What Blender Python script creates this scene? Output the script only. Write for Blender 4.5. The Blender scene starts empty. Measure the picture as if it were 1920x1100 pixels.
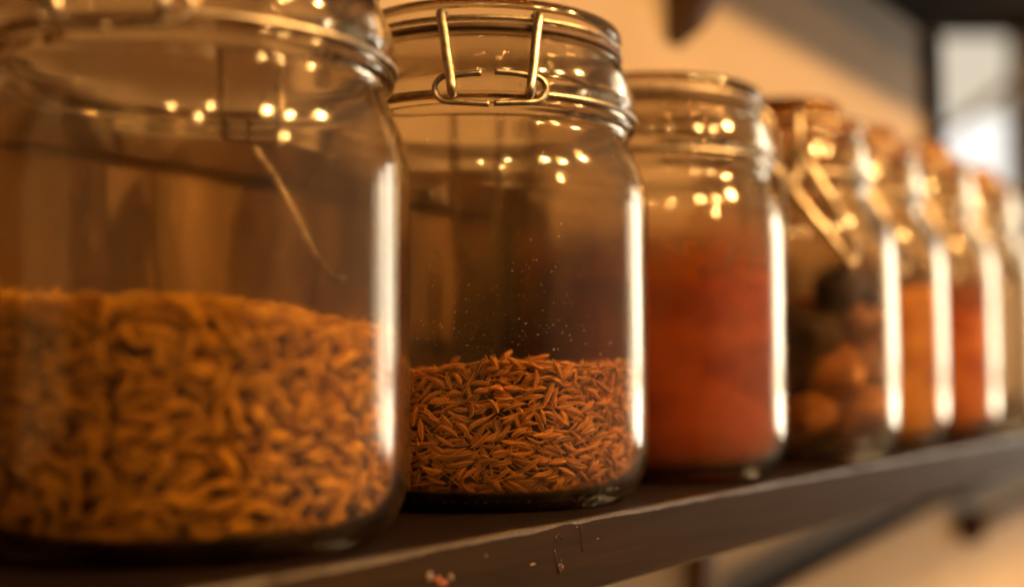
import bpy, math, random
import numpy as np
from mathutils import Vector, Matrix

random.seed(7)
rng = np.random.default_rng(7)
scene = bpy.context.scene
COL = scene.collection
R = math.radians

# ------------------------------------------------------------------ camera, world, lights, exposure
cam_data = bpy.data.cameras.new("camera")
cam = bpy.data.objects.new("camera", cam_data)
COL.objects.link(cam)
cam.location = (0, 0, 0.043)
cam.rotation_euler = (R(90 + 3.56), 0, 0)
cam_data.sensor_width = 36
cam_data.lens = 42.2
cam_data.clip_start = 0.01
cam_data.clip_end = 50
cam_data.dof.use_dof = True
cam_data.dof.focus_distance = 0.344
cam_data.dof.aperture_fstop = 3.6
scene.camera = cam

world = bpy.data.worlds.new("World")
scene.world = world
world.use_nodes = True
wt = world.node_tree
bg = wt.nodes["Background"]
# the dim amber room, growing paler towards the daylight side on the right
wtc = wt.nodes.new("ShaderNodeTexCoord")
wdot = wt.nodes.new("ShaderNodeVectorMath"); wdot.operation = 'DOT_PRODUCT'
wdot.inputs[1].default_value = (0.97, 0.10, 0.12)
wt.links.new(wtc.outputs['Generated'], wdot.inputs[0])
wr_ = wt.nodes.new("ShaderNodeValToRGB")
wr_.color_ramp.interpolation = 'EASE'
wr_.color_ramp.elements[0].position = 0.4; wr_.color_ramp.elements[0].color = (0.034, 0.018, 0.007, 1)
wr_.color_ramp.elements[1].position = 0.98; wr_.color_ramp.elements[1].color = (0.28, 0.20, 0.12, 1)
wt.links.new(wdot.outputs['Value'], wr_.inputs[0])
wt.links.new(wr_.outputs[0], bg.inputs[0])
bg.inputs[1].default_value = 1.0

def lamp_area(name, loc, target, sx, sy, power, color):
    d = bpy.data.lights.new(name, 'AREA')
    d.shape = 'RECTANGLE'; d.size = sx; d.size_y = sy
    d.energy = power; d.color = color
    o = bpy.data.objects.new(name, d)
    COL.objects.link(o)
    o.location = loc
    o.rotation_euler = (Vector(target) - Vector(loc)).to_track_quat('-Z', 'Y').to_euler()
    return o

def lamp_point(name, loc, power, radius, color):
    d = bpy.data.lights.new(name, 'POINT')
    d.energy = power; d.shadow_soft_size = radius; d.color = color
    o = bpy.data.objects.new(name, d)
    COL.objects.link(o)
    o.location = loc
    return o

WARM = (1.0, 0.53, 0.165)
# daylight from the window on the right: panes of unequal brightness with bars between
for (t, w, zc, h, pw) in [(-0.215, 0.13, 0.155, 0.50, 0.30), (-0.02, 0.20, 0.215, 0.36, 1.15), (-0.02, 0.20, -0.045, 0.11, 0.5), (0.20, 0.15, 0.14, 0.46, 0.75)]:
    lamp_area("window_light", (0.97 + 0.707 * t, 1.27 - 0.707 * t, zc), (0.0 + 0.707 * t, 0.45 - 0.707 * t, 0.11), w, h, pw, (1.0, 0.90, 0.74))
for (x, y, z, p, rad) in [(0.83, -0.31, 0.92, 44, 0.034), (1.18, 0.30, 0.95, 66, 0.03), (0.47, -0.92, 1.15, 15, 0.026),
                     (0.0, -1.2, 1.2, 11, 0.022), (1.44, -0.28, 1.2, 62, 0.038), (0.62, -1.9, 1.5, 14, 0.03), (1.15, -0.35, 0.70, 20, 0.024)]:
    lamp_point("ceiling_bulb", (x, y, z), p, rad, WARM)

cl = lamp_area("under_shelf_fill", (0.42, 1.0, -0.55), (0.40, 1.02, -0.1), 1.6, 0.04, 3.6, (1.0, 0.55, 0.2))  # added warm fill light, unseen below the shelf, to brighten the wall there
cl.location = (math.cos(R(54)) * 0.95 - math.sin(R(54)) * 0.215, math.sin(R(54)) * 0.95 + math.cos(R(54)) * 0.215, -0.36)
cl.rotation_euler = (R(166), 0, R(54))

lamp_area("side_window_light", (-1.15, -0.15, 0.12), (-0.08, 0.31, 0.1), 0.11, 0.75, 0.4, (0.85, 0.92, 1.0))

scene.view_settings.view_transform = 'Standard'
scene.view_settings.look = 'None'
scene.view_settings.exposure = 0.32
scene.view_settings.gamma = 1.0
scene.render.engine = 'CYCLES'
cy = scene.cycles
cy.use_denoising = True
cy.max_bounces = 24
cy.transmission_bounces = 24
cy.glossy_bounces = 8
cy.diffuse_bounces = 3
cy.transparent_max_bounces = 24
cy.caustics_reflective = False
cy.caustics_refractive = True
cy.blur_glossy = 0.3
cy.sample_clamp_indirect = 60.0

# ------------------------------------------------------------------ the shelf's frame: x along the shelf, y away from the viewer, z up
ANG = R(54)
U = Vector((math.cos(ANG), math.sin(ANG), 0))
V = Vector((-math.sin(ANG), math.cos(ANG), 0))
def SF(s, y, z=0.0):
    return U * s + V * y + Vector((0, 0, z))

# ------------------------------------------------------------------ helpers
def tag(o, label=None, cat=None, group=None, kind=None):
    if label: o["label"] = label
    if cat: o["category"] = cat
    if group: o["group"] = group
    if kind: o["kind"] = kind
    return o

def mesh_obj(name, verts, faces, mat, parent=None, smooth=True):
    me = bpy.data.meshes.new(name)
    me.from_pydata([tuple(v) for v in verts], [], faces)
    me.update()
    if smooth:
        me.polygons.foreach_set("use_smooth", [True] * len(me.polygons))
    for m in (mat if isinstance(mat, (list, tuple)) else [mat]):
        me.materials.append(m)
    o = bpy.data.objects.new(name, me)
    COL.objects.link(o)
    if parent: o.parent = parent
    return o

def empty(name, loc, rz=0.0):
    o = bpy.data.objects.new(name, None)
    o.empty_display_size = 0.02
    COL.objects.link(o)
    o.location = loc
    o.rotation_euler = (0, 0, rz)
    return o

def catmull(pts, n):
    P = [np.array(p, float) for p in pts]
    P = [2 * P[0] - P[1]] + P + [2 * P[-1] - P[-2]]
    out = []
    for i in range(1, len(P) - 2):
        a, b, c, d = P[i - 1], P[i], P[i + 1], P[i + 2]
        for k in range(n):
            t = k / n
            out.append(0.5 * ((2 * b) + (-a + c) * t + (2 * a - 5 * b + 4 * c - d) * t * t + (-a + 3 * b - 3 * c + d) * t ** 3))
    out.append(P[-2])
    return out

def lathe(profile, seg, wobble=None):
    """closed lathe of (r, z) rows in mm; rows with r = 0 become poles"""
    verts, faces, rows = [], [], []
    for (r, z) in profile:
        if r < 1e-6:
            rows.append([len(verts)]); verts.append((0, 0, z * 1e-3))
        else:
            row = []
            for k in range(seg):
                a = 2 * math.pi * k / seg
                rr, zz = (r, z) if wobble is None else wobble(r, z, a)
                row.append(len(verts)); verts.append((rr * math.cos(a) * 1e-3, rr * math.sin(a) * 1e-3, zz * 1e-3))
            rows.append(row)
    for A, B in zip(rows[:-1], rows[1:]):
        for k in range(seg):
            k2 = (k + 1) % seg
            if len(A) == 1 and len(B) == 1: continue
            if len(A) == 1: faces.append((A[0], B[k2], B[k]))
            elif len(B) == 1: faces.append((A[k], A[k2], B[0]))
            else: faces.append((A[k], A[k2], B[k2], B[k]))
    return verts, faces

def tube(points, rad, seg=10, closed=False, cap=True):
    """wire through points (mm)"""
    P = [Vector(p) for p in points]
    n = len(P)
    verts, faces = [], []
    T = []
    for i in range(n):
        a = P[(i - 1) % n] if (closed or i > 0) else P[i]
        b = P[(i + 1) % n] if (closed or i < n - 1) else P[i]
        T.append((b - a).normalized())
    ref = Vector((0, 0, 1)) if abs(T[0].z) < 0.9 else Vector((1, 0, 0))
    N = (ref - T[0] * ref.dot(T[0])).normalized()
    rings = []
    for i in range(n):
        N = (N - T[i] * N.dot(T[i]))
        N.normalize()
        B = T[i].cross(N)
        ring = []
        for k in range(seg):
            a = 2 * math.pi * k / seg
            ring.append(len(verts))
            verts.append((P[i] + (N * math.cos(a) + B * math.sin(a)) * rad) * 1e-3)
        rings.append(ring)
    m = n if closed else n - 1
    for i in range(m):
        A, Bq = rings[i], rings[(i + 1) % n]
        for k in range(seg):
            k2 = (k + 1) % seg
            faces.append((A[k], A[k2], Bq[k2], Bq[k]))
    if cap and not closed:
        faces.append(tuple(reversed(rings[0]))); faces.append(tuple(rings[-1]))
    return verts, faces

def join(*parts):
    V_, F_ = [], []
    for v, f in parts:
        o = len(V_)
        V_ += [tuple(x) for x in v]
        F_ += [tuple(i + o for i in q) for q in f]
    return V_, F_

def box(x0, x1, y0, y1, z0, z1, bev=0.0015):
    """bevelled box in metres, chamfered on every edge"""
    b = min(bev, (x1 - x0) / 3, (y1 - y0) / 3, (z1 - z0) / 3)
    import itertools
    v = {}
    verts = []
    for sx, sy, sz in itertools.product((0, 1), repeat=3):
        X = (x0, x1)[sx]; Y = (y0, y1)[sy]; Z = (z0, z1)[sz]
        dx = b if sx == 0 else -b; dy = b if sy == 0 else -b; dz = b if sz == 0 else -b
        for ax, p in (('x', (X, Y + dy, Z + dz)), ('y', (X + dx, Y, Z + dz)), ('z', (X + dx, Y + dy, Z))):
            v[(sx, sy, sz, ax)] = len(verts); verts.append(p)
    f = []
    for s in (0, 1):
        q = [(s, 0, 0, 'x'), (s, 1, 0, 'x'), (s, 1, 1, 'x'), (s, 0, 1, 'x')]
        f.append([v[k] for k in (q if s else q[::-1])])
        q = [(0, s, 0, 'y'), (1, s, 0, 'y'), (1, s, 1, 'y'), (0, s, 1, 'y')]
        f.append([v[k] for k in (q[::-1] if s else q)])
        q = [(0, 0, s, 'z'), (1, 0, s, 'z'), (1, 1, s, 'z'), (0, 1, s, 'z')]
        f.append([v[k] for k in (q if s else q[::-1])])
    for a in (0, 1):
        for c in (0, 1):
            f.append([v[(0, a, c, 'y')], v[(1, a, c, 'y')], v[(1, a, c, 'z')], v[(0, a, c, 'z')]])
            f.append([v[(a, 0, c, 'x')], v[(a, 1, c, 'x')], v[(a, 1, c, 'z')], v[(a, 0, c, 'z')]])
            f.append([v[(a, c, 0, 'x')], v[(a, c, 1, 'x')], v[(a, c, 1, 'y')], v[(a, c, 0, 'y')]])
    for k in itertools.product((0, 1), repeat=3):
        f.append([v[k + ('x',)], v[k + ('y',)], v[k + ('z',)]])
    return verts, [tuple(q) for q in f]

def fix_normals(o):
    import bmesh
    bm = bmesh.new(); bm.from_mesh(o.data)
    bmesh.ops.recalc_face_normals(bm, faces=bm.faces)
    bm.to_mesh(o.data); bm.free()
    return o

def box_obj(name, s0, s1, y0, y1, z0, z1, mat, bev=0.0015, parent=None):
    cx, cy_, = (s0 + s1) / 2, (y0 + y1) / 2
    vv, ff = box(s0 - cx, s1 - cx, y0 - cy_, y1 - cy_, 0, z1 - z0, bev)
    o = fix_normals(mesh_obj(name, vv, ff, mat, None, smooth=False))
    o.location = SF(cx, cy_, z0); o.rotation_euler = (0, 0, ANG)
    if parent:
        parent_keep(o, parent)
    return o

def parent_keep(o, parent):
    mw = Matrix.LocRotScale(o.location, o.rotation_euler, o.scale)
    pw = Matrix.LocRotScale(parent.location, parent.rotation_euler, parent.scale)
    o.parent = parent
    m = pw.inverted() @ mw
    o.location, o.rotation_euler, o.scale = m.to_translation(), m.to_euler(), m.to_scale()

# ------------------------------------------------------------------ materials
class NT:
    def __init__(s, name):
        s.m = bpy.data.materials.new(name); s.m.use_nodes = True
        s.t = s.m.node_tree; s.n = s.t.nodes
        s.n.clear()
        s.out = s.n.new("ShaderNodeOutputMaterial")
    def add(s, kind, **kw):
        n = s.n.new(kind)
        for k, v in kw.items():
            if k in n.inputs: n.inputs[k].default_value = v
            else: setattr(n, k, v)
        return n
    def link(s, a, b): s.t.links.new(a, b)
    def noise(s, scale, detail=4, rough=0.55, coord='Object', mapping=None):
        tc = s.add("ShaderNodeTexCoord")
        src = tc.outputs[coord]
        if mapping:
            mp = s.add("ShaderNodeMapping"); mp.inputs['Scale'].default_value = mapping
            s.link(src, mp.inputs[0]); src = mp.outputs[0]
        n = s.add("ShaderNodeTexNoise"); n.inputs['Scale'].default_value = scale
        n.inputs['Detail'].default_value = detail; n.inputs['Roughness'].default_value = rough
        s.link(src, n.inputs['Vector'])
        return n.outputs['Fac']
    def ramp(s, fac, stops):
        r = s.add("ShaderNodeValToRGB")
        e = r.color_ramp.elements
        while len(e) < len(stops): e.new(0.5)
        for el, (p, c) in zip(e, stops):
            el.position = p; el.color = (*c, 1)
        s.link(fac, r.inputs[0])
        return r.outputs[0]
    def bump(s, fac, strength, dist):
        b = s.add("ShaderNodeBump"); b.inputs['Strength'].default_value = strength
        b.inputs['Distance'].default_value = dist
        s.link(fac, b.inputs['Height'])
        return b.outputs[0]
    def principled(s, color=None, rough=0.5, metal=0.0, spec=0.5):
        p = s.add("ShaderNodeBsdfPrincipled")
        p.inputs['Roughness'].default_value = rough
        p.inputs['Metallic'].default_value = metal
        p.inputs['Specular IOR Level'].default_value = spec
        if color is not None:
            if hasattr(color, 'is_output'): s.link(color, p.inputs['Base Color'])
            else: p.inputs['Base Color'].default_value = (*color, 1)
        s.link(p.outputs[0], s.out.inputs[0])
        return p

def mat_glass(name, color=(0.925, 0.885, 0.81), bump=0.32, smear=0.024):
    t = NT(name)
    g = t.add("ShaderNodeBsdfGlass"); g.inputs['Color'].default_value = (*color, 1)
    g.inputs['IOR'].default_value = 1.5; g.inputs['Roughness'].default_value = 0.09
    tc = t.add("ShaderNodeTexCoord"); oi = t.add("ShaderNodeObjectInfo")
    off = t.add("ShaderNodeVectorMath", operation='ADD')
    t.link(tc.outputs['Object'], off.inputs[0]); t.link(oi.outputs['Location'], off.inputs[1])
    def nz(scale, detail, mapping):
        mp = t.add("ShaderNodeMapping"); mp.inputs['Scale'].default_value = mapping
        t.link(off.outputs[0], mp.inputs[0])
        n = t.add("ShaderNodeTexNoise"); n.inputs['Scale'].default_value = scale; n.inputs['Detail'].default_value = detail
        t.link(mp.outputs[0], n.inputs['Vector'])
        return n.outputs['Fac']
    t.link(t.bump(nz(40, 2, (1, 1, 0.3)), bump, 0.0006), g.inputs['Normal'])
    # dusty finger smears on the glass
    df = t.add("ShaderNodeBsdfDiffuse"); df.inputs[0].default_value = (0.75, 0.50, 0.24, 1)
    mx = t.add("ShaderNodeMixShader")
    a = t.ramp(nz(70, 6, (1, 1, 0.45)), [(0.45, (0.001,) * 3), (0.72, (smear,) * 3)])
    t.link(a, mx.inputs[0]); t.link(g.outputs[0], mx.inputs[1]); t.link(df.outputs[0], mx.inputs[2])
    t.link(mx.outputs[0], t.out.inputs[0])
    return t.m

def mat_simple(name, stops, scale, rough=0.5, metal=0.0, bump=0.0, bdist=0.001, mapping=None, spec=0.5, detail=5):
    t = NT(name)
    n = t.noise(scale, detail, 0.6, mapping=mapping)
    p = t.principled(t.ramp(n, stops), rough, metal, spec)
    if bump: t.link(t.bump(n, bump, bdist), p.inputs['Normal'])
    return t.m

M = {}
M['glass'] = mat_glass("clear_glass")
M['amber'] = mat_glass("amber_glass", (0.87, 0.60, 0.30))
M['wire'] = mat_simple("steel_wire", [(0.35, (0.34, 0.27, 0.19)), (0.65, (0.66, 0.58, 0.46))], 300, 0.36, 1.0, 0.12, 0.0002)
M['seal_dark'] = mat_simple("aged_rubber_seal", [(0.3, (0.07, 0.035, 0.015)), (0.7, (0.12, 0.06, 0.025))], 200, 0.6)
M['seal'] = mat_simple("rubber_seal", [(0.3, (0.26, 0.11, 0.028)), (0.7, (0.36, 0.16, 0.04))], 200, 0.6)
M['board'] = mat_simple("dark_stained_wood", [(0.3, (0.004, 0.002, 0.0015)), (0.7, (0.010, 0.004, 0.003))], 30, 0.5, 0, 0.15, 0.0004, (1, 12, 12), 0.15)
M['paint'] = mat_simple("brown_paint", [(0.25, (0.012, 0.0064, 0.0026)), (0.75, (0.028, 0.0155, 0.0065))], 40, 0.6, 0, 0.16, 0.0005, (0.35, 7, 7), 0.08)
M['worn'] = mat_simple("worn_edge", [(0.38, (0.012, 0.006, 0.004)), (0.62, (0.055, 0.034, 0.021))], 900, 0.4, 0, 0.3, 0.0002)
M['drip'] = mat_simple("varnish_drip", [(0.3, (0.03, 0.015, 0.008)), (0.7, (0.05, 0.026, 0.015))], 300, 0.25)
M['chip_red'] = mat_simple("bare_red_wood", [(0.3, (0.14, 0.03, 0.008)), (0.7, (0.24, 0.065, 0.014))], 500, 0.5)
M['chip_pale'] = mat_simple("pale_chip", [(0.3, (0.10, 0.07, 0.05)), (0.7, (0.19, 0.14, 0.10))], 700, 0.5)
M['wall'] = mat_simple("plaster", [(0.3, (0.30, 0.242, 0.192)), (0.7, (0.37, 0.302, 0.245))], 6, 0.85, 0, 0.1, 0.002)
M['dwood'] = mat_simple("dark_wood", [(0.3, (0.05, 0.023, 0.009)), (0.7, (0.085, 0.040, 0.016))], 25, 0.5, 0, 0.15, 0.0006, (1, 8, 8))
M['frame'] = mat_simple("brown_frame_wood", [(0.3, (0.085, 0.042, 0.016)), (0.7, (0.13, 0.066, 0.026))], 25, 0.5, 0, 0.1, 0.0006)
M['panel'] = mat_simple("tan_board", [(0.3, (0.30, 0.175, 0.07)), (0.7, (0.36, 0.215, 0.09))], 12, 0.6, 0, 0.05, 0.0006)
M['black'] = mat_simple("black_frame", [(0.3, (0.010, 0.007, 0.005)), (0.7, (0.016, 0.011, 0.008))], 20, 0.7, spec=0.1)
M['rod'] = mat_simple("brown_rod", [(0.3, (0.05, 0.024, 0.007)), (0.7, (0.08, 0.04, 0.012))], 30, 0.4)
M['cable'] = mat_simple("dark_cable", [(0.3, (0.022, 0.008, 0.002)), (0.7, (0.035, 0.014, 0.004))], 80, 0.7, spec=0.1)
M['fruit_dark'] = mat_simple("dark_dried_rind", [(0.3, (0.022, 0.010, 0.006)), (0.7, (0.07, 0.03, 0.015))], 120, 0.5, 0, 0.5, 0.001)
M['fruit_tan'] = mat_simple("orange_dried_rind", [(0.3, (0.38, 0.145, 0.028)), (0.7, (0.52, 0.22, 0.05))], 120, 0.5, 0, 0.4, 0.001)
M['fruit_brown'] = mat_simple("brown_dried_rind", [(0.3, (0.22, 0.09, 0.026)), (0.7, (0.36, 0.155, 0.045))], 120, 0.5, 0, 0.4, 0.001)
M['dust'] = mat_simple("pale_dust", [(0.3, (0.8, 0.68, 0.5)), (0.7, (0.85, 0.75, 0.6))], 800, 0.8)

def mat_seed(name, base_dark, base_light, ridge, core):
    t = NT(name)
    at = t.add("ShaderNodeAttribute"); at.attribute_name = "seed"
    sep = t.add("ShaderNodeSeparateColor"); t.link(at.outputs['Color'], sep.inputs[0])
    c1 = t.ramp(sep.outputs[1], [(0.0, base_dark), (1.0, base_light)])
    n = t.noise(900, 3, 0.6)
    mixn = t.add("ShaderNodeMix", data_type='RGBA', blend_type='MULTIPLY')
    mixn.inputs[0].default_value = 0.6
    t.link(c1, mixn.inputs[6]); t.link(t.ramp(n, [(0.3, (0.45, 0.42, 0.4)), (0.7, (1.2, 1.2, 1.2))]), mixn.inputs[7])
    mx = t.add("ShaderNodeMix", data_type='RGBA')
    mul = t.add("ShaderNodeMath", operation='MULTIPLY'); mul.inputs[1].default_value = 0.75
    t.link(sep.outputs[0], mul.inputs[0]); t.link(mul.outputs[0], mx.inputs[0])
    t.link(mixn.outputs[2], mx.inputs[6]); mx.inputs[7].default_value = (*ridge, 1)
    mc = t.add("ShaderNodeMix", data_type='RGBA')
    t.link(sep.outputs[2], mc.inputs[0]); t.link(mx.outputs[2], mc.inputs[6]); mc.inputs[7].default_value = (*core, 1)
    p = t.principled(mc.outputs[2], 0.5, 0, 0.35)
    t.link(t.bump(n, 0.25, 0.0003), p.inputs['Normal'])
    return t.m
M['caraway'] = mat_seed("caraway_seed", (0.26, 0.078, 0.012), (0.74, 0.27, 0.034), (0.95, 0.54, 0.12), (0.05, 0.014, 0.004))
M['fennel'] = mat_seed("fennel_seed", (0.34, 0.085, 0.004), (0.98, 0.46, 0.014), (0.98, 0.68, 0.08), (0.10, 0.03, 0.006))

def mat_powder(name, stops, band=8.0):
    t = NT(name)
    n1 = t.noise(24, 5, 0.6, mapping=(1, 1, 1.6))
    n2 = t.noise(1400, 3, 0.7)
    c = t.ramp(n1, [(0.42 if p < 0.5 else 0.58, c_) for p, c_ in stops])
    mx = t.add("ShaderNodeMix", data_type='RGBA', blend_type='MULTIPLY'); mx.inputs[0].default_value = 0.5
    t.link(c, mx.inputs[6]); t.link(t.ramp(n2, [(0.3, (0.5, 0.5, 0.5)), (0.7, (1.2, 1.2, 1.2))]), mx.inputs[7])
    p = t.principled(mx.outputs[2], 0.8, 0, 0.2)
    t.link(t.bump(n2, 0.4, 0.0006), p.inputs['Normal'])
    return t.m
M['paprika'] = mat_powder("red_powder", [(0.38, (0.27, 0.038, 0.006)), (0.62, (0.42, 0.078, 0.010))])
M['turmeric'] = mat_powder("orange_powder", [(0.38, (0.54, 0.20, 0.016)), (0.62, (0.74, 0.34, 0.04))])
M['chilli'] = mat_powder("chilli_powder", [(0.38, (0.46, 0.10, 0.012)), (0.62, (0.68, 0.22, 0.03))])

def mat_film(name, col):
    t = NT(name)
    tr = t.add("ShaderNodeBsdfTransparent"); df = t.add("ShaderNodeBsdfDiffuse")
    df.inputs[0].default_value = (*col, 1)
    mx = t.add("ShaderNodeMixShader")
    n = t.noise(45, 5, 0.6)
    tc = t.add("ShaderNodeTexCoord"); sx = t.add("ShaderNodeSeparateXYZ"); t.link(tc.outputs['Object'], sx.inputs[0])
    mr = t.add("ShaderNodeMapRange"); mr.inputs[1].default_value = 0.079; mr.inputs[2].default_value = 0.106
    mr.inputs[3].default_value = 1.25; mr.inputs[4].default_value = 0.0
    t.link(sx.outputs['Z'], mr.inputs[0])
    ml = t.add("ShaderNodeMath", operation='MULTIPLY'); ml.use_clamp = True
    t.link(t.ramp(n, [(0.3, (0.45,) * 3), (0.7, (1.0,) * 3)]), ml.inputs[0]); t.link(mr.outputs[0], ml.inputs[1])
    t.link(ml.outputs[0], mx.inputs[0])
    t.link(tr.outputs[0], mx.inputs[1]); t.link(df.outputs[0], mx.inputs[2]); t.link(mx.outputs[0], t.out.inputs[0])
    return t.m
M['film'] = mat_film("orange_residue", (0.42, 0.11, 0.02))

def mat_emit(name, col, st):
    t = NT(name)
    e = t.add("ShaderNodeEmission"); e.inputs[0].default_value = (*col, 1); e.inputs[1].default_value = st
    t.link(e.outputs[0], t.out.inputs[0]); return t.m
M['pane_bright'] = mat_emit("daylight_pane", (1.0, 0.95, 0.87), 1.0)
M['pane_dim'] = mat_emit("daylight_pane_dim", (1.0, 0.86, 0.66), 0.6)

# ------------------------------------------------------------------ setting: wall, shelf, brackets, window
wall = box_obj("wall", -0.6, 1.12, 0.336, 0.40, -0.9, 1.2, M['wall'], 0.002)
tag(wall, "cream plaster wall behind the row of jars, glowing orange in lamp light", "wall", kind="structure")
low = box_obj("low_wall", 1.121, 2.6, 0.337, 0.40, -0.9, 0.19, M['wall'], 0.002)
tag(low, "low cream wall running on past the dark post, below the window", "wall", kind="structure")

# shelf: a painted board with a worn front edge
S0, S1, YF, YB, TH = -0.35, 1.75, 0.188, 0.330, 0.0212
shelf = empty("shelf", SF(0.5, 0.26, -TH), ANG)
tag(shelf, "dark brown painted wooden shelf with worn pale front edge carrying the jars", "shelf")
def shelf_mesh():
    x0, x1 = S0 - 0.5, S1 - 0.5
    y0, y1 = YF - 0.26, YB - 0.26
    c = 0.0014
    nx = 700
    xs = np.linspace(x0, x1, nx)
    verts, faces, mi = [], [], []
    rr = np.random.default_rng(3)
    j1 = np.convolve(rr.normal(0, 1, nx + 8), np.ones(5) / 5, 'same')[4:-4]
    j2 = np.convolve(rr.normal(0, 1, nx + 8), np.ones(3) / 3, 'same')[4:-4]
    for i, x in enumerate(xs):
        a = c * (1 + 0.22 * j1[i]); b = c * 0.9 * (1 + 0.25 * j2[i])
        prof = [(y1, 0), (y0 + 0.0008, 0), (y0, 0.0008), (y0, TH - b), (y0 + a * 0.35, TH - b * 0.3), (y0 + a, TH), (y1, TH)]
        for (y, z) in prof: verts.append((x, y, z))
    m = 7
    for i in range(nx - 1):
        for k in range(m):
            k2 = (k + 1) % m
            faces.append((i * m + k, i * m + k2, (i + 1) * m + k2, (i + 1) * m + k))
            mi.append(2 if k in (3, 4) else (0 if k == 5 else 1))
    faces.append(tuple(range(m))); faces.append(tuple(range((nx - 1) * m, nx * m))[::-1]); mi += [1, 1]
    o = mesh_obj("board", verts, faces, [M['board'], M['paint'], M['worn']], shelf, smooth=False)
    o.data.polygons.foreach_set("material_index", mi)
    return fix_normals(o)
shelf_mesh()

def blob(sx, sy, sz, seed, rough=0.25, n=14, m=9):
    rr = random.Random(seed)
    ph = [rr.uniform(0, 6.28) for _ in range(9)]
    verts, faces = [], []
    rows = []
    for j in range(m + 1):
        th = math.pi * j / m
        row = []
        for i in range(n):
            a = 2 * math.pi * i / n
            f = 1 + rough * (math.sin(2 * a + ph[0]) * math.sin(th) + 0.6 * math.sin(3 * a + 2 * th + ph[1]) * math.sin(th)
                             + 0.5 * math.sin(5 * a + ph[2] + 3 * th) * math.sin(th) + 0.35 * math.cos(2 * th + ph[3])) * 0.6
            row.append(len(verts))
            verts.append((sx * f * math.sin(th) * math.cos(a), sy * f * math.sin(th) * math.sin(a), sz * f * math.cos(th)))
            if j in (0, m): break
        rows.append(row)
    for A, B in zip(rows[:-1], rows[1:]):
        for i in range(n):
            i2 = (i + 1) % n
            if len(A) == 1: faces.append((A[0], B[i2], B[i]))
            elif len(B) == 1: faces.append((A[i], A[i2], B[0]))
            else: faces.append((A[i], A[i2], B[i2], B[i]))
    return verts, faces

def face_spot(s, z): # point on the shelf's front face in its own frame
    return Vector((s - 0.5, YF - 0.26, z + TH))
def ray(px, py, depth_plane):
    """where a sight line meets the upright plane at shelf depth y: used only to measure the place"""
    d = Vector(((px - 960) / 2250, 1, (690 - py) / 2250))
    t = depth_plane / d.dot(V)
    p = d * t + Vector((0, 0, 0.043))
    return p.dot(U), p.z
def place_on_face(name, parts, mat):
    o = fix_normals(mesh_obj(name, *parts, mat, shelf))
    return o
s1, z1 = ray(1046, 1025, YF)
c = face_spot(s1, z1)
pts = []
for k in range(22):
    a = 2 * math.pi * k / 22
    w = 2.0 if math.sin(a) > 0 else 1.5
    pts.append((c.x * 1e3 + w * math.cos(a), c.y * 1e3 - 0.05, c.z * 1e3 + 4.3 * math.sin(a) * (1 if math.sin(a) > 0 else 1.15)))
v1 = tube(pts[2:10], 0.10, 6); v1 = join(v1, tube(pts[11:16], 0.14, 6), tube(pts[17:21], 0.08, 6))
b1 = blob(0.0010, 0.0004, 0.0014, 3, 0.5); b1 = ([Vector(p) + c + Vector((0.0006, -0.0002, -0.0052)) for p in b1[0]], b1[1])
place_on_face("paint_drip", join(v1, b1), M['drip'])
s2, z2 = ray(1085, 1000, YF)
c2 = face_spot(s2, z2) * 1e3
v2 = tube([c2 + Vector(p) for p in ((-3, -.05, 2.3), (-1, -.05, 2.9), (0.4, -.05, 3.2), (0.8, -.05, 2.2), (0.9, -.05, 0.6), (1.2, -.05, -2), (1.6, -.05, -4.6))], 0.12, 6)
place_on_face("paint_drip", v2, M['drip'])
for (px, py, sx, sz, mat, sd) in [(832, 1086, 0.0016, 0.0008, 'chip_red', 1), (808, 1074, 0.0013, 0.0011, 'chip_pale', 2), (846, 1076, 0.0011, 0.0008, 'chip_pale', 5),
                                  (822, 1080, 0.0012, 0.0007, 'chip_red', 9), (911, 1036, 0.0008, 0.0003, 'chip_pale', 6), (998, 1052, 0.0011, 0.0003, 'chip_pale', 7), (1052, 1058, 0.0007, 0.0005, 'chip_red', 8),
                                  (1118, 1005, 0.0005, 0.0002, 'chip_pale', 10)]:
    s_, z_ = ray(px, py, YF)
    b = blob(sx, 0.00035, sz, sd, 0.5)
    place_on_face("paint_chip", ([Vector(p) + face_spot(s_, z_) for p in b[0]], b[1]), M[mat])

# upper shelf and its brackets, the bracket under the shelf
up = box_obj("upper_shelf", -0.35, 1.10, 0.195, 0.335, 0.352, 0.378, M['black'], 0.002)
tag(up, "dark brown upper shelf board on the wall above the jars", "shelf")
def bracket_prism(name, s, pts, w, mat):
    """plate in the plane across the shelf: (y, z) outline, width w along the shelf"""
    z0 = min(p[1] for p in pts); y0 = max(p[0] for p in pts)
    n = len(pts)
    verts = [(-w / 2, y - y0, z - z0) for y, z in pts] + [(w / 2, y - y0, z - z0) for y, z in pts]
    faces = [tuple(range(n)), tuple(range(n, 2 * n))[::-1]] + [(i, (i + 1) % n, n + (i + 1) % n, n + i) for i in range(n)]
    o = fix_normals(mesh_obj(name, verts, faces, mat, None, smooth=False))
    o.location = SF(s, y0, z0); o.rotation_euler = (0, 0, ANG)
    return o
bu = bracket_prism("shelf_bracket", 0.625, [(0.335, 0.351), (0.24, 0.351), (0.24, 0.340), (0.318, 0.245), (0.335, 0.235)], 0.016, M['dwood'])
tag(bu, "dark tapering wooden bracket on the wall above the third jar", "bracket")
bl = bracket_prism("shelf_bracket", 0.640, [(0.335, -0.0215), (0.322, -0.0215), (0.322, -0.19), (0.335, -0.19)], 0.014, M['dwood'])
tag(bl, "dark upright bracket on the wall below the shelf edge", "bracket")

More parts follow.
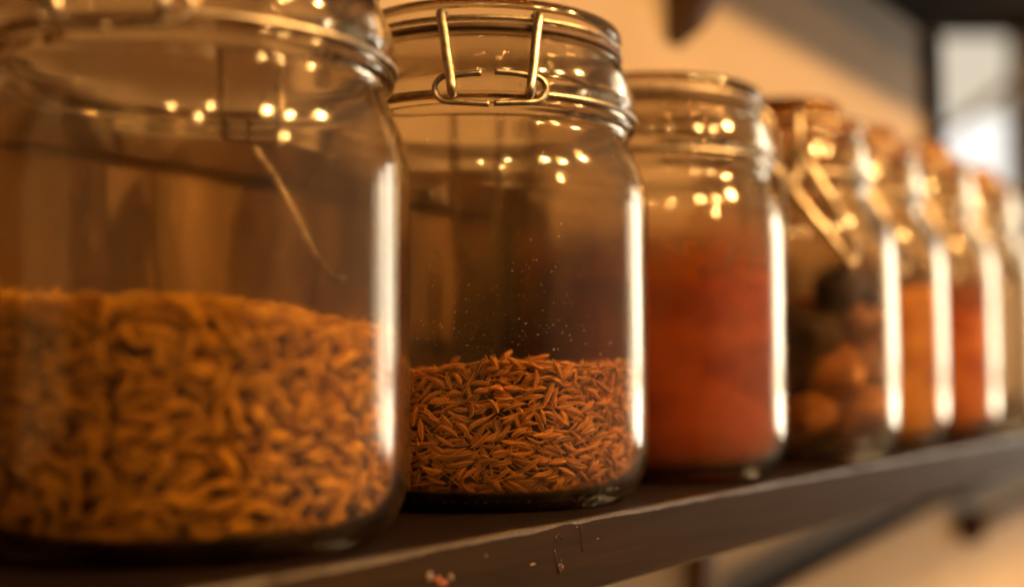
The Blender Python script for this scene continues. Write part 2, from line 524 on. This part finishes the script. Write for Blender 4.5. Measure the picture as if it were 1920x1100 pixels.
# dark framed panel standing behind the two nearest jars
fr = empty("framed_panel", SF(0.275, 0.322, 0), ANG)
tag(fr, "low tan board in a dark wooden frame, standing behind the two nearest jars", "panel")
def fr_box(name, s0, s1, z0, z1, y0, y1, mat):
    o = box_obj(name, s0, s1, y0, y1, z0, z1, mat, 0.001)
    parent_keep(o, fr); return o
fr_box("board", 0.122, 0.428, 0.054, 0.108, 0.316, 0.322, M['panel'])
fr_box("rail", 0.122, 0.428, 0.1082, 0.128, 0.311, 0.328, M['frame'])
fr_box("rail", 0.122, 0.428, 0.0, 0.0538, 0.311, 0.328, M['frame'])
fr_box("stile", 0.4282, 0.456, 0.0, 0.128, 0.310, 0.329, M['frame'])
fr_box("stile", 0.096, 0.1218, 0.0, 0.128, 0.310, 0.329, M['frame'])
post0 = box_obj("upright_board", 0.0, 0.325, 0.3325, 0.3358, 0.0, 0.35, M['dwood'], 0.0004)
tag(post0, "dark wooden upright board on the wall behind the nearest jar", "board")

# dark post where the wall ends
post = box_obj("post", 1.108, 1.136, 0.325, 0.42, 0.05, 1.2, M['black'], 0.002)
tag(post, "black upright post at the end of the wall beside the window", "post")

# cable and rod on the wall under the shelf
def px_on_wall(px, py, y=0.33):
    s, z = ray(px, py, y); return s, z
cp = []
for px, py in [(1360, 1140), (1440, 1098), (1500, 1066), (1560, 1036), (1620, 1005), (1680, 973), (1740, 943), (1800, 915), (1870, 882)]:
    s, z = px_on_wall(px, py); cp.append((s, z))
o0 = cp[0]
cpts = catmull([((s - o0[0]) * 1e3, 0, (z - o0[1]) * 1e3) for s, z in cp], 4)
cable = mesh_obj("cable", *tube(cpts, 4.6, 10), M['cable'])
cable.location = SF(o0[0], 0.3312, o0[1]); cable.rotation_euler = (0, 0, ANG)
tag(cable, "dark cable running up along the wall beneath the shelf", "cable")
rs, rz_ = px_on_wall(1795, 982)
rod = empty("rod", SF(rs, 0.322, rz_), ANG)
tag(rod, "brown rod with a dark round end on the wall under the shelf", "rod")
mesh_obj("bar", *tube([(0, 0, 0), (150, 0, 2), (350, 0, 5), (700, 0, 8)], 9.5, 14), M['rod'], rod)
vv, ff = blob(0.017, 0.014, 0.017, 4, 0.05)
mesh_obj("end_knob", vv, ff, M['cable'], rod)

# window far beyond the wall's end
win = empty("window", (1.62, 3.5, 0.2))
tag(win, "black framed window with bright panes beyond the end of the wall", "window")
def wbox(name, x0, x1, z0, z1, y0, y1, mat, parent=win, rot=0):
    vv, ff = box(x0, x1, y0, y1, z0, z1, 0.003)
    return fix_normals(mesh_obj(name, [Vector(v) - win.location for v in vv], ff, mat, parent, smooth=False))
wbox("pane", 1.26, 1.46, 0.57, 0.785, 3.50, 3.52, M['pane_bright'])
wbox("pane", 1.24, 1.48, 0.80, 1.06, 3.53, 3.55, M['pane_dim'])
wbox("frame", 1.10, 2.2, 1.02, 1.35, 3.44, 3.50, M['black'])
wbox("frame", 1.10, 1.235, 0.2, 1.02, 3.44, 3.50, M['black'])
mul = tube([(1200 - 1620, -30, 690 - 200), (1330 - 1620, -30, 775 - 200), (1480 - 1620, -30, 890 - 200), (1560 - 1620, -30, 960 - 200)], 16, 8)
mesh_obj("glazing_bar", *mul, mat_simple("grey_bar", [(0.3, (0.30, 0.27, 0.22)), (0.7, (0.36, 0.32, 0.27))], 20, 0.5), win)
farw = fix_normals(mesh_obj("far_wall", *box(-1.0, 1.7, 0, 0.1, -1.5, 1.5, 0.005), M['wall'], None, smooth=False))
farw.location = (2.54, 3.5, 0.5)
tag(farw, "pale far wall beside the bright window", "wall", kind="structure")

# ------------------------------------------------------------------ jars
BODY_A = [(47.6, 0.6), (50.4, 2.6), (53.4, 6.6), (55.2, 12), (56, 19), (56.1, 50), (56, 90), (55.6, 97.5), (54.4, 103.5), (52.5, 108.5), (50.7, 112.5), (49.7, 115.6),
          (50.2, 117.6), (51.5, 119.3), (51.5, 121.2), (50.3, 123.0), (51.0, 124.8), (51.9, 127), (51.7, 130), (50.4, 134.2), (48.6, 138.6), (47.3, 141.4), (46.6, 142.8)]
IN_A = [(43.4, 142.8), (43.7, 140.5), (45.4, 136), (46.6, 130), (46.7, 123), (46.2, 116.5), (47.2, 112.5), (49.0, 108.5), (51.0, 103), (52.2, 97), (52.7, 88), (52.8, 50), (52.6, 20),
        (51.5, 12), (48.9, 7.0), (44.0, 4.6), (30, 4.0)]
BODY_B = [(47.6, 0.6), (50.4, 2.6), (53.4, 6.6), (55.2, 12), (56, 19), (56.1, 50), (56, 87), (55.3, 95), (53.2, 101.5), (49.8, 106.7), (46.0, 110.8), (43.3, 114.4),
          (42.6, 117), (43.8, 119.3), (44.6, 121.2), (43.6, 123.0), (44.0, 125), (44.6, 127), (44.4, 130), (43.2, 134.2), (42.2, 138.6), (41.6, 141.4), (41.0, 142.8)]
IN_B = [(37.6, 142.8), (38, 140.5), (39.2, 136), (39.6, 130), (39.6, 123), (39.4, 117), (40.0, 113.5), (42.6, 109.5), (46.2, 105), (49.6, 100), (51.9, 94), (52.7, 86), (52.8, 50), (52.6, 20),
        (51.5, 12), (48.9, 7.0), (44.0, 4.6), (30, 4.0)]

def jar_body_mesh(kind, seg):
    outer, inner = (BODY_A, IN_A) if kind == 'A' else (BODY_B, IN_B)
    base = [(0, 2.4), (20, 2.4), (36, 2.0), (40.6, 1.5), (41.6, 0.55), (43.6, 0.25), (45.8, 0.25)]
    prof = base[:3] + catmull(base[3:] + outer, 3) + catmull(inner, 3) + [(15, 3.9), (0, 3.9)]
    def wob(r, z, a):
        if z < 0.62 and 41 < r < 47.7:      # moulded ticks round the foot
            z = z + 0.45 * (0.5 + 0.5 * math.sin(a * 90)) ** 2
        elif 4.2 < z < 5.0 and 41 < r < 46:
            z = z + 0.5 * (0.5 + 0.5 * math.sin(a * 90)) ** 2
        return r + 0.10 * math.sin(2 * a + z * 0.05), z
    return lathe([(float(p[0]), float(p[1])) for p in prof], seg, wob)

LID_A = [(0, 148.2), (34, 148.4), (38.5, 149.2), (41, 152.2), (44, 153.2), (46.3, 152.6), (47.3, 150.6), (47.2, 148.6), (46.2, 147.4), (46.4, 146.4), (46.8, 145.6), (46.2, 145.1),
         (42.8, 145.0), (41.8, 142.2), (40, 141.2), (20, 142.0), (0, 142.2)]
LID_B = [(0, 158.5), (24, 158.6), (28.5, 157.6), (30, 155.2), (30.4, 151), (31.5, 149.6), (38, 149.2), (41, 148.2), (41.6, 146.8), (41.2, 145.4), (40.5, 145.0),
         (37.4, 145.0), (36.6, 142.2), (34, 141.4), (20, 142.0), (0, 142.2)]
SEAL_A = [(42.9, 142.9), (47.0, 142.9), (47.6, 143.9), (47.0, 144.95), (42.9, 144.95), (42.9, 142.9)]
SEAL_B = [(37.5, 142.9), (41.6, 142.9), (42.4, 143.9), (41.6, 144.95), (37.5, 144.95), (37.5, 142.9)]

def ringpts(r, z, a0, a1, n):
    return [(r * math.cos(a), r * math.sin(a), z) for a in np.linspace(a0, a1, n)]
def cyl(phi, r, z):  # phi measured from the hinge side (-Y)
    a = -math.pi / 2 + phi
    return (r * math.cos(a), r * math.sin(a), z)

def make_jar(loc, rz, kind, label, lean=0.0, zscale=1.0, seg=192, lever=True):
    wr = 1.0 if kind == 'A' else 1.25
    j = empty("storage_jar", loc, rz)
    j.scale = (1, 1, zscale) if kind == 'A' else (SLIM, SLIM, zscale)
    tag(j, label, "glass jar", "clip top glass jars in a row on the shelf")
    A = kind == 'A'
    bv = jar_body_mesh(kind, seg)
    b = fix_normals(mesh_obj("glass_body", *bv, M['glass'], j))
    lid = catmull((LID_A if A else LID_B), 3)
    l = fix_normals(mesh_obj("lid", *lathe([(max(0, float(p[0])), float(p[1])) for p in lid], seg), M['glass'] if A else M['amber'], j))
    mesh_obj("rubber_seal", *lathe(SEAL_A if A else SEAL_B, 96), M['seal_dark'] if A else M['seal'], j)
    fix_normals(j.children[-1])
    k = 0.0 if A else -7.3
    rn = 51.6 + k          # neck wire
    # neck wire: ring in the groove, its two ends curling into the open hinge loop
    h = 0.285               # half angle of the hinge loop
    ring = [cyl(p, rn, 122.9) for p in np.linspace(h + 0.02, 2 * math.pi - h - 0.02, 120)]
    nw = mesh_obj("neck_wire", *tube(ring, 0.95, 10), M['wire'], j)
    rl = 53.9 + k
    def loop(sgn, top_gap, bot_gap, dz):
        pts = []
        for p in np.linspace(top_gap, 0.23, 8): pts.append(cyl(sgn * p, rl + 0.4, 128.0 + dz - 0.9 * (p / 0.23) ** 2))
        for t in np.linspace(80, -80, 11):
            t = R(t); pts.append(cyl(sgn * (0.23 + 0.085 * math.cos(t)), rl + 0.2, 123.6 + dz * 0.5 + 3.9 * math.sin(t)))
        for p in np.linspace(0.21, bot_gap, 8): pts.append(cyl(sgn * p, rl + 0.4, 119.5 + dz * 0.4 - 0.8 * ((0.23 - p) / 0.23)))
        return tube(catmull(pts, 2), 0.95, 12)
    hl = mesh_obj("hinge_loop", *join(loop(-1, 0.055, 0.012, -0.2), loop(1, 0.02, -0.012 + 0.028, 0.3)), M['wire'], j)
    # two stub wires coming up from the loop ends to the posts
    # lid wire: ring round the lid with two posts at the hinge
    lr = mesh_obj("lid_wire", *tube(ringpts(46.6 + (0 if A else -5), 146.6, 0, 2 * math.pi - 2 * math.pi / 140, 140), 0.8, 8, closed=True), M['wire'], j)
    for sg in (-1, 1):
        pts = [cyl(sg * 0.31, 45.6 + (0 if A else -5), 148.0), cyl(sg * 0.315, 48.2 + (0 if A else -5), 147.6), cyl(sg * 0.305, 49.6 + (0 if A else -5), 146.0), cyl(sg * 0.275, 51.3 + k, 140), cyl(sg * 0.24, 54.0 + k, 131), cyl(sg * 0.216, 55.9 + k, 125), cyl(sg * 0.21, 56.0 + k, 122.6), cyl(sg * 0.21, 54.6 + k, 121.6)]
        mesh_obj("hinge_post", *tube(catmull(pts, 5), 1.5, 12), M['wire'], j)
    # latch on the far side: a tie wire to the lid and a hanging lever
    if lever:
        def q(phi, r, z): return cyl(math.pi + phi, r, z)
        pts = [q(-0.19, 47.5 + k * .7, 148.0), q(-0.19, 51 + k, 147.5), q(-0.18, 54.5 + k, 138), q(-0.16, 55.5 + k, 121), q(-0.1, 56, 117.5), q(0.1, 56, 117.5), q(0.16, 55.5 + k, 121), q(0.18, 54.5 + k, 138), q(0.19, 51 + k, 147.5), q(0.19, 47.5 + k * .7, 148.0)]
        mesh_obj("tie_wire", *tube(catmull(pts, 4), 1.25 * wr, 10), M['wire'], j)
        L = lean
        pts = [q(-0.17, rn, 123), q(-0.17, 54.5 + k * .7, 125), q(-0.17 + L * 0.1, 57 + k * .4, 119), q(-0.14 + L * 0.5, 58.2, 103), q(-0.105 + L * 0.95, 59, 85), q(-0.04 + L, 59.2, 80), q(0.05 + L, 59.2, 80.5), q(0.105 + L * 0.95, 59, 86), q(0.15 + L * 0.5, 58.2, 104), q(0.17 + L * 0.1, 57 + k * .4, 119), q(0.17, 54.5 + k * .7, 125), q(0.17, rn, 123)]
        if L: # an open lever swings sideways over the shoulder
            pts = [q(-0.10, rn, 125), q(-0.06, 54 + k * .6, 126), q(0.02, 56 + k * .3, 120), q(L * 0.40, 58.2, 104), q(L * 0.82, 59, 89), q(L * 0.98, 59.2, 83), q(L * 1.10, 59.2, 86), q(L * 1.04, 59, 94), q(L * 0.66, 58.2, 112), q(0.20, 56 + k * .3, 127), q(0.1, 54 + k * .6, 130), q(0.04, rn, 129)]
        if L < 0:   # a slack single wire
            pts = [(x, y, 126 - (126 - z) * 1.24) for x, y, z in pts[:5] + [q(L * 1.02, 59.2, 84.5), q(L * 1.16, 59.0, 82.0), q(L * 1.34, 58.6, 81.5)]]
        mesh_obj("lever", *tube(catmull(pts, 5), (1.35 if L >= 0 else 0.95) * wr, 10), M['wire'], j)
    return j

# jar places along the shelf, 59 mm behind its front edge
YJ = 0.247
places = [0.2, 0.323, 0.4365, 0.557, 0.6645, 0.772, 0.885]
depths = [0.247, 0.247, 0.247, 0.239, 0.247, 0.247, 0.247]
SLIM = 0.9555           # the amber lidded jars are a little slimmer
specs = [
    ('A', R(-4), -0.42, 0.975, 240, "nearest clip top glass jar, half full of large plump golden seeds, lid cut off"),
    ('A', R(4), 0.0, 1.02, 240, "sharp clear glass jar with wire hinge facing forward, a third full of thin brown seeds"),
    ('A', R(-75), 0.0, 1.02, 160, "clear glass jar of red powder, between the thin brown seeds and the dark dried fruit"),
    ('B', R(180 - 13), 0.55, 1.085, 128, "amber lidded glass jar with open wire lever holding dark and orange dried fruit"),
    ('B', R(180 - 18), 0.55, 1.12, 128, "amber lidded glass jar of orange powder, second from the far end"),
    ('B', R(180 - 22), 0.55, 1.16, 128, "farthest blurred glass jar of orange red powder, with the window above it"),
    ('B', R(180 - 22), 0.55, 1.16, 96, "empty clear jar at the far end of the row, cut off by the picture edge"),
]
jars = []
for s, yj, (kind, rz, lean, zs, seg, lab) in zip(places, depths, specs):
    jars.append(make_jar(SF(s, yj, 0.0002), rz, kind, lab, lean, zs, seg))

# ------------------------------------------------------------------ seeds
def inner_r(z):
    pts = sorted([(p[1], p[0]) for p in IN_A if p[1] < 100])
    return float(np.interp(z, [p[0] for p in pts], [p[1] for p in pts]))

def seed_proto(nl=9, nr=15):
    ts = np.linspace(0.0, 1.0, nl)
    prof = np.sin(np.pi * np.clip(ts * 0.97 + 0.012, 0, 1)) ** 0.72
    prof[0] = 0.10; prof[-1] = 0.06
    v, ridge = [], []
    for t, p in zip(ts, prof):
        for k in range(nr):
            a = 2 * math.pi * k / nr
            rd = 1 if k % 3 == 0 else 0
            f = 1.08 if rd else 0.90
            v.append((t - 0.5, 0.5 * p * f * math.cos(a), 0.5 * p * f * 0.86 * math.sin(a)))
            ridge.append(rd)
    faces = []
    for i in range(nl - 1):
        for k in range(nr):
            k2 = (k + 1) % nr
            faces.append((i * nr + k, i * nr + k2, (i + 1) * nr + k2, (i + 1) * nr + k))
    return np.array(v), np.array(ridge, float), np.array(faces)

class Hash:
    def __init__(s, cell): s.c = cell; s.d = {}
    def near(s, p):
        i, j = int(p[0] // s.c), int(p[1] // s.c)
        for a in (-1, 0, 1):
            for b in (-1, 0, 1):
                yield from s.d.get((i + a, j + b), ())
    def put(s, p): s.d.setdefault((int(p[0] // s.c), int(p[1] // s.c)), []).append(p)

def darts(n_try, sample, L, W, overlap, r):
    """2-D darts of capsules that (nearly) do not cross; returns (x, y, angle, length, width)"""
    H = Hash(W * 1.3); out = []
    for _ in range(n_try):
        x, y, a, l, w = sample(r)
        ca, sa = math.cos(a), math.sin(a)
        pts = [(x + ca * l * q, y + sa * l * q) for q in (-0.38, -0.19, 0, 0.19, 0.38)]
        dmin = (w * overlap) ** 2
        if all((p[0] - o[0]) ** 2 + (p[1] - o[1]) ** 2 > dmin for p in pts for o in H.near(p)):
            for p in pts: H.put(p)
            out.append((x, y, a, l, w))
    return out

def seed_heap(name, L, W, top, mat, jar_s, label, bend=0.10, gap=0.62, step=0.55, layers=4, seed=1, tries=9000, flat_bias=0.6, extra=()):
    r = random.Random(seed)
    pv, pr, pf = seed_proto()
    allv, allc, allf = [], [], []
    off = 0
    def put(center, ax, nrm, l, w, tint):
        nonlocal off
        ax = np.array(ax) / np.linalg.norm(ax); nrm = np.array(nrm, float)
        nrm = nrm - ax * nrm.dot(ax); nrm /= np.linalg.norm(nrm)
        b = np.cross(nrm, ax)
        roll = r.uniform(0, 6.28)
        y = b * math.cos(roll) + nrm * math.sin(roll); z = -b * math.sin(roll) + nrm * math.cos(roll)
        bd = r.gauss(0, 1) * bend * l
        bend_off = bd * (0.25 - pv[:, 0] ** 2) * 2
        pts = center + np.outer(pv[:, 0] * l, ax) + np.outer(pv[:, 1] * w, y) + np.outer(pv[:, 2] * w, z) + np.outer(bend_off, b)
        rad = np.hypot(pts[:, 0], pts[:, 1]); lim = np.array([inner_r(q) for q in (4.6, 5.5, 7, 9, 12, 16, 20)])
        lm = np.interp(pts[:, 2], [4.6, 5.5, 7, 9, 12, 16, 20], lim) - 0.35
        k = np.where(rad > lm, lm / np.maximum(rad, 1e-6), 1.0)
        pts[:, 0] *= k; pts[:, 1] *= k
        pts[:, 2] = np.maximum(pts[:, 2], 4.9)
        allv.append(pts * 1e-3)
        c = np.zeros((len(pv), 4)); c[:, 0] = pr; c[:, 1] = tint; c[:, 3] = 1
        allc.append(c); allf.append(pf + off); off += len(pv)
    RW = 52.2
    # shell layers against the glass
    for ly in range(layers):
        depth = W * (0.5 + step * ly)
        def sample(rr):
            x = rr.uniform(0, 2 * math.pi * RW); h = rr.uniform(5.2, 75)
            a = rr.gauss(0, 0.55) if rr.random() < flat_bias else rr.uniform(-1.57, 1.57)
            return x, h, a, L * rr.uniform(0.68, 1.25), W * (rr.uniform(0.78, 1.25) if rr.random() > 0.06 else 0.3)
        for (x, h, a, l, w) in darts(tries, sample, L, W, gap, r):
            th = x / RW
            if h > top(th, RW) - 0.8: continue
            rad = min(RW, inner_r(h)) - depth - r.uniform(0, 0.5)
            if h < 14: rad -= 0.3
            tn = np.array((-math.sin(th), math.cos(th), 0)); up_ = np.array((0, 0, 1.0)); nr = np.array((math.cos(th), math.sin(th), 0))
            ax = tn * math.cos(a) + up_ * math.sin(a) + nr * r.gauss(0, 0.13)
            c = nr * rad + up_ * h
            # a chord seed: pull straight seeds in so that both ends stay inside
            sag = (l * 0.5 * math.cos(a)) ** 2 / (2 * RW)
            put(c - nr * sag * 0.6, ax, nr, l, w, r.random())
    # loose seeds over the top
    for ly in range(3):
        def sample(rr):
            q = math.sqrt(rr.random()) * 50.5; t = rr.uniform(0, 6.283)
            return q * math.cos(t), q * math.sin(t), rr.uniform(0, 3.14), L * rr.uniform(0.68, 1.25), W * (rr.uniform(0.78, 1.25) if rr.random() > 0.06 else 0.3)
        for (x, y, a, l, w) in darts(tries // 2, sample, L, W, gap + 0.1, r):
            th, q = math.atan2(y, x), math.hypot(x, y)
            z = top(th, q) - 0.6 - ly * W * 0.6 + r.gauss(0, 0.35)
            put(np.array((x, y, z)), (math.cos(a), math.sin(a), r.gauss(0, 0.13)), (0, 0, 1), l, w, r.random())
    for (th, q, dz, a, tilt) in extra:
        put(np.array((q * math.cos(th), q * math.sin(th), top(th, q) + dz)), (math.cos(a), math.sin(a), tilt), (0, 0, 1), L, W, 0.8)
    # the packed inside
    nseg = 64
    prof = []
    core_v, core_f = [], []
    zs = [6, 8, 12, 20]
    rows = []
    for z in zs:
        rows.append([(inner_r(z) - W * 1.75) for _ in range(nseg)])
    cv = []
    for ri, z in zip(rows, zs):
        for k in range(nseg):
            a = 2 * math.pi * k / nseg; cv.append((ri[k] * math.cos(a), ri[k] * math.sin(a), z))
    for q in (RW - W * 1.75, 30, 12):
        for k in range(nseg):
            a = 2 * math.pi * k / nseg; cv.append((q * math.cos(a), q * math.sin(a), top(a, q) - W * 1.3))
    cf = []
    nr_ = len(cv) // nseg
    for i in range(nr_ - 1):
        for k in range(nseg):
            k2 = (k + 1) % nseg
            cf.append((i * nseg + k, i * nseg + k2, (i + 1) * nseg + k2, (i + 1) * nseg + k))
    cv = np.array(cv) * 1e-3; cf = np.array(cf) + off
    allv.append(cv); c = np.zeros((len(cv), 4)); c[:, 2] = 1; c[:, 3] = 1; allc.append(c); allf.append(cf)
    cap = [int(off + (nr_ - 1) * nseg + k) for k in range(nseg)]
    Vv = np.concatenate(allv); Fv = np.concatenate(allf); Cv = np.concatenate(allc)
    me = bpy.data.meshes.new(name)
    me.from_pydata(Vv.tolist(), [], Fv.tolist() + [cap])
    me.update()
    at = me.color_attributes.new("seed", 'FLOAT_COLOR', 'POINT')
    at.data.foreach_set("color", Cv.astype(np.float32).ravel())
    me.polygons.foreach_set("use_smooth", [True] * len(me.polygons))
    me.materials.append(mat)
    o = bpy.data.objects.new(name, me); COL.objects.link(o)
    o.location = SF(jar_s, YJ, 0.0002)
    print(name, len(me.vertices))
    tag(o, label, "seeds", kind="stuff")
    return o

# angle -pi/2 faces the viewer
def top1(th, q):
    x = q * math.cos(th); y = q * math.sin(th)
    return 59.5 - 0.035 * x + 0.03 * y + 0.8 * math.sin(x * 0.11 + 1) + 0.6 * math.sin(y * 0.17 + x * 0.07) - max(0, x - 18) * 0.16
def top2(th, q):
    x = q * math.cos(th); y = q * math.sin(th)
    return 43.2 + 0.045 * x - 0.02 * y + 0.7 * math.sin(x * 0.13 + 0.5) + 0.5 * math.sin(y * 0.2) - 0.0006 * x * x
seed_heap("fennel_seeds", 8.5, 2.0, top1, M['fennel'], places[0], "large plump golden seeds filling the nearest jar to the middle", bend=0.05, gap=0.78, layers=5, step=0.7, seed=11, tries=19000)
seed_heap("caraway_seeds", 6.8, 1.75, top2, M['caraway'], places[1], "thin curved brown seeds with pale ridges lying in the sharp jar", bend=0.14, gap=0.58, layers=5, seed=12, tries=17000,
          extra=[(-1.3, 30, 2.0, 0.9, 0.5), (-1.9, 25, 1.6, 2.2, -0.5), (-1.1, 40, 1.6, 0.3, 0.3)])

# ------------------------------------------------------------------ powders
def powder(name, s, ztop, mat, label, seed, film=None, zscale=1.0):
    rr = random.Random(seed)
    ph = [rr.uniform(0, 6.28) for _ in range(6)]
    seg = 96
    prof = [(0, 4.3), (30, 4.4), (43.6, 5.0), (48.3, 7.4), (50.9, 12.4), (52.0, 20.5), (52.2, 40), (52.2, ztop * 0.7), (52.2, ztop - 4), (51.9, ztop)]
    prof += [(q, ztop + 0.4) for q in (49, 44, 36, 26, 14)] + [(0, ztop + 0.5)]
    def wob(r, z, a):
        if z >= ztop - 0.1:
            x, y = r * math.cos(a), r * math.sin(a)
            z += 2.4 * math.sin(x * 0.06 + ph[0]) + 2.0 * math.sin(y * 0.12 + ph[1]) + 0.8 * math.sin(x * 0.23 + y * 0.19 + ph[2]) - 0.03 * (x * 0.6)
        return r, z
    o = fix_normals(mesh_obj(name, *lathe(prof, seg, wob), mat))
    o.location = SF(s, YJ, 0.0002)
    o.scale = (1, 1, 1) if s == places[2] else (SLIM, SLIM, zscale)
    tag(o, label, "spice powder", kind="stuff")
    if film:
        z0, z1 = film
        v, f = [], []
        for i, z in enumerate(np.linspace(z0, z1, 5)):
            for k in range(seg):
                a = 2 * math.pi * k / seg; rr_ = min(52.3, inner_r(z) - 0.3)
                v.append((rr_ * math.cos(a) * 1e-3, rr_ * math.sin(a) * 1e-3, z * 1e-3))
        for i in range(4):
            for k in range(seg):
                k2 = (k + 1) % seg
                f.append((i * seg + k, i * seg + k2, (i + 1) * seg + k2, (i + 1) * seg + k))
        mesh_obj("powder_film", v, f, M['film'], o)
    return o
powder("red_powder", places[2], 80, M['paprika'], "fine brick red powder filling the third jar", 1, (76, 105))
powder("orange_powder", places[4], 78, M['turmeric'], "mustard orange powder in the amber lidded jar second from the end", 2, None, 1.05)
powder("pale_red_powder", places[5], 74, M['chilli'], "orange red powder in the farthest blurred jar", 3, (72, 92), 1.06)

# ------------------------------------------------------------------ dried fruit in the fourth jar
lumps = []
rr = random.Random(21)
lay = [(10, 8.0, 13.5), (10, 10.0, 33.5), (9, 12, 53.5), (7, 6, 72.5)]
cnt = 0
spots = []
for li, z in enumerate((20.5, 41.0, 61.5, 80.5)):
    for k in range(6):
        a = k * math.pi / 3 + li * 0.55 - 1.57
        q = 35.5
        if li == 3 and k in (1, 4): continue
        spots.append((q * math.cos(a), q * math.sin(a), z + rr.uniform(-0.6, 0.6)))
    if li < 3: spots.append((0, 0, z))
dark_names = ["dark wrinkled dried fruit in the jar with the open lever"]
p4 = SF(places[3], depths[3], 0.0002)
for i, (x, y, z) in enumerate(spots):
    wx, wy = x, y   # world axes
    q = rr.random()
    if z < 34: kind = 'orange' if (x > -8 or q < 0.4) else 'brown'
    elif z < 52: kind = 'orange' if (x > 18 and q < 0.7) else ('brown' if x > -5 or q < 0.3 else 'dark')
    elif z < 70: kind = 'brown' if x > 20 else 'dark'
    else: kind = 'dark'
    sz = rr.uniform(0.92, 1.0)
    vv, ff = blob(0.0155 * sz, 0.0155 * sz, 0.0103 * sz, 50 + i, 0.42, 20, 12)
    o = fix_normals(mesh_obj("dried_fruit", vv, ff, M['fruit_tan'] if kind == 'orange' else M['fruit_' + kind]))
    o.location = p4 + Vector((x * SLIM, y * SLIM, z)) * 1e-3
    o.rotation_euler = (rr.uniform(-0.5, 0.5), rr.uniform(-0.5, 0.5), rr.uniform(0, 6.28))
    if kind == 'orange':
        tag(o, "orange dried fruit piece low in the amber lidded fruit jar", "dried fruit", "orange dried fruit in the fourth jar")
    elif kind == 'brown':
        tag(o, "mid brown dried fruit piece in the amber lidded fruit jar", "dried fruit", "brown dried fruit in the fourth jar")
    else:
        tag(o, "blackish dried fruit piece high in the amber lidded fruit jar", "dried fruit", "dark dried fruit in the fourth jar")

# ------------------------------------------------------------------ dust specks clinging inside the sharp jar
rr = random.Random(5)
dv, df = [], []
for i in range(460):
    phi = rr.gauss(-1.57 + 0.06, 0.42); z = 46 + abs(rr.gauss(0, 1)) * 22
    if z > 104: continue
    rad = inner_r(min(z, 99)) - 0.12
    sz = 0.06 + 0.16 * rr.random() ** 3
    cx, cy_ = rad * math.cos(phi), rad * math.sin(phi)
    t = np.array((-math.sin(phi), math.cos(phi), 0)); u_ = np.array((0, 0, 1.0))
    n = -np.array((math.cos(phi), math.sin(phi), 0))
    a0 = rr.uniform(0, 6.28); el = rr.uniform(1, 2.6)
    base = len(dv)
    c0 = np.array((cx, cy_, z))
    for k in range(4):
        a = a0 + k * math.pi / 2
        w = el if k % 2 == 0 else 1
        dv.append((c0 + (t * math.cos(a) + u_ * math.sin(a)) * sz * w) * 1e-3)
    dv.append((c0 + n * sz * 0.7) * 1e-3); dv.append((c0 - n * sz * 0.2) * 1e-3)
    for k in range(4):
        df.append((base + k, base + (k + 1) % 4, base + 4)); df.append((base + (k + 1) % 4, base + k, base + 5))
d = mesh_obj("dust_specks", dv, df, M['dust'], None, smooth=False)
d.location = SF(places[1], YJ, 0.0002)
tag(d, "tiny pale dust specks clinging to the glass above the thin brown seeds", "dust", kind="stuff")
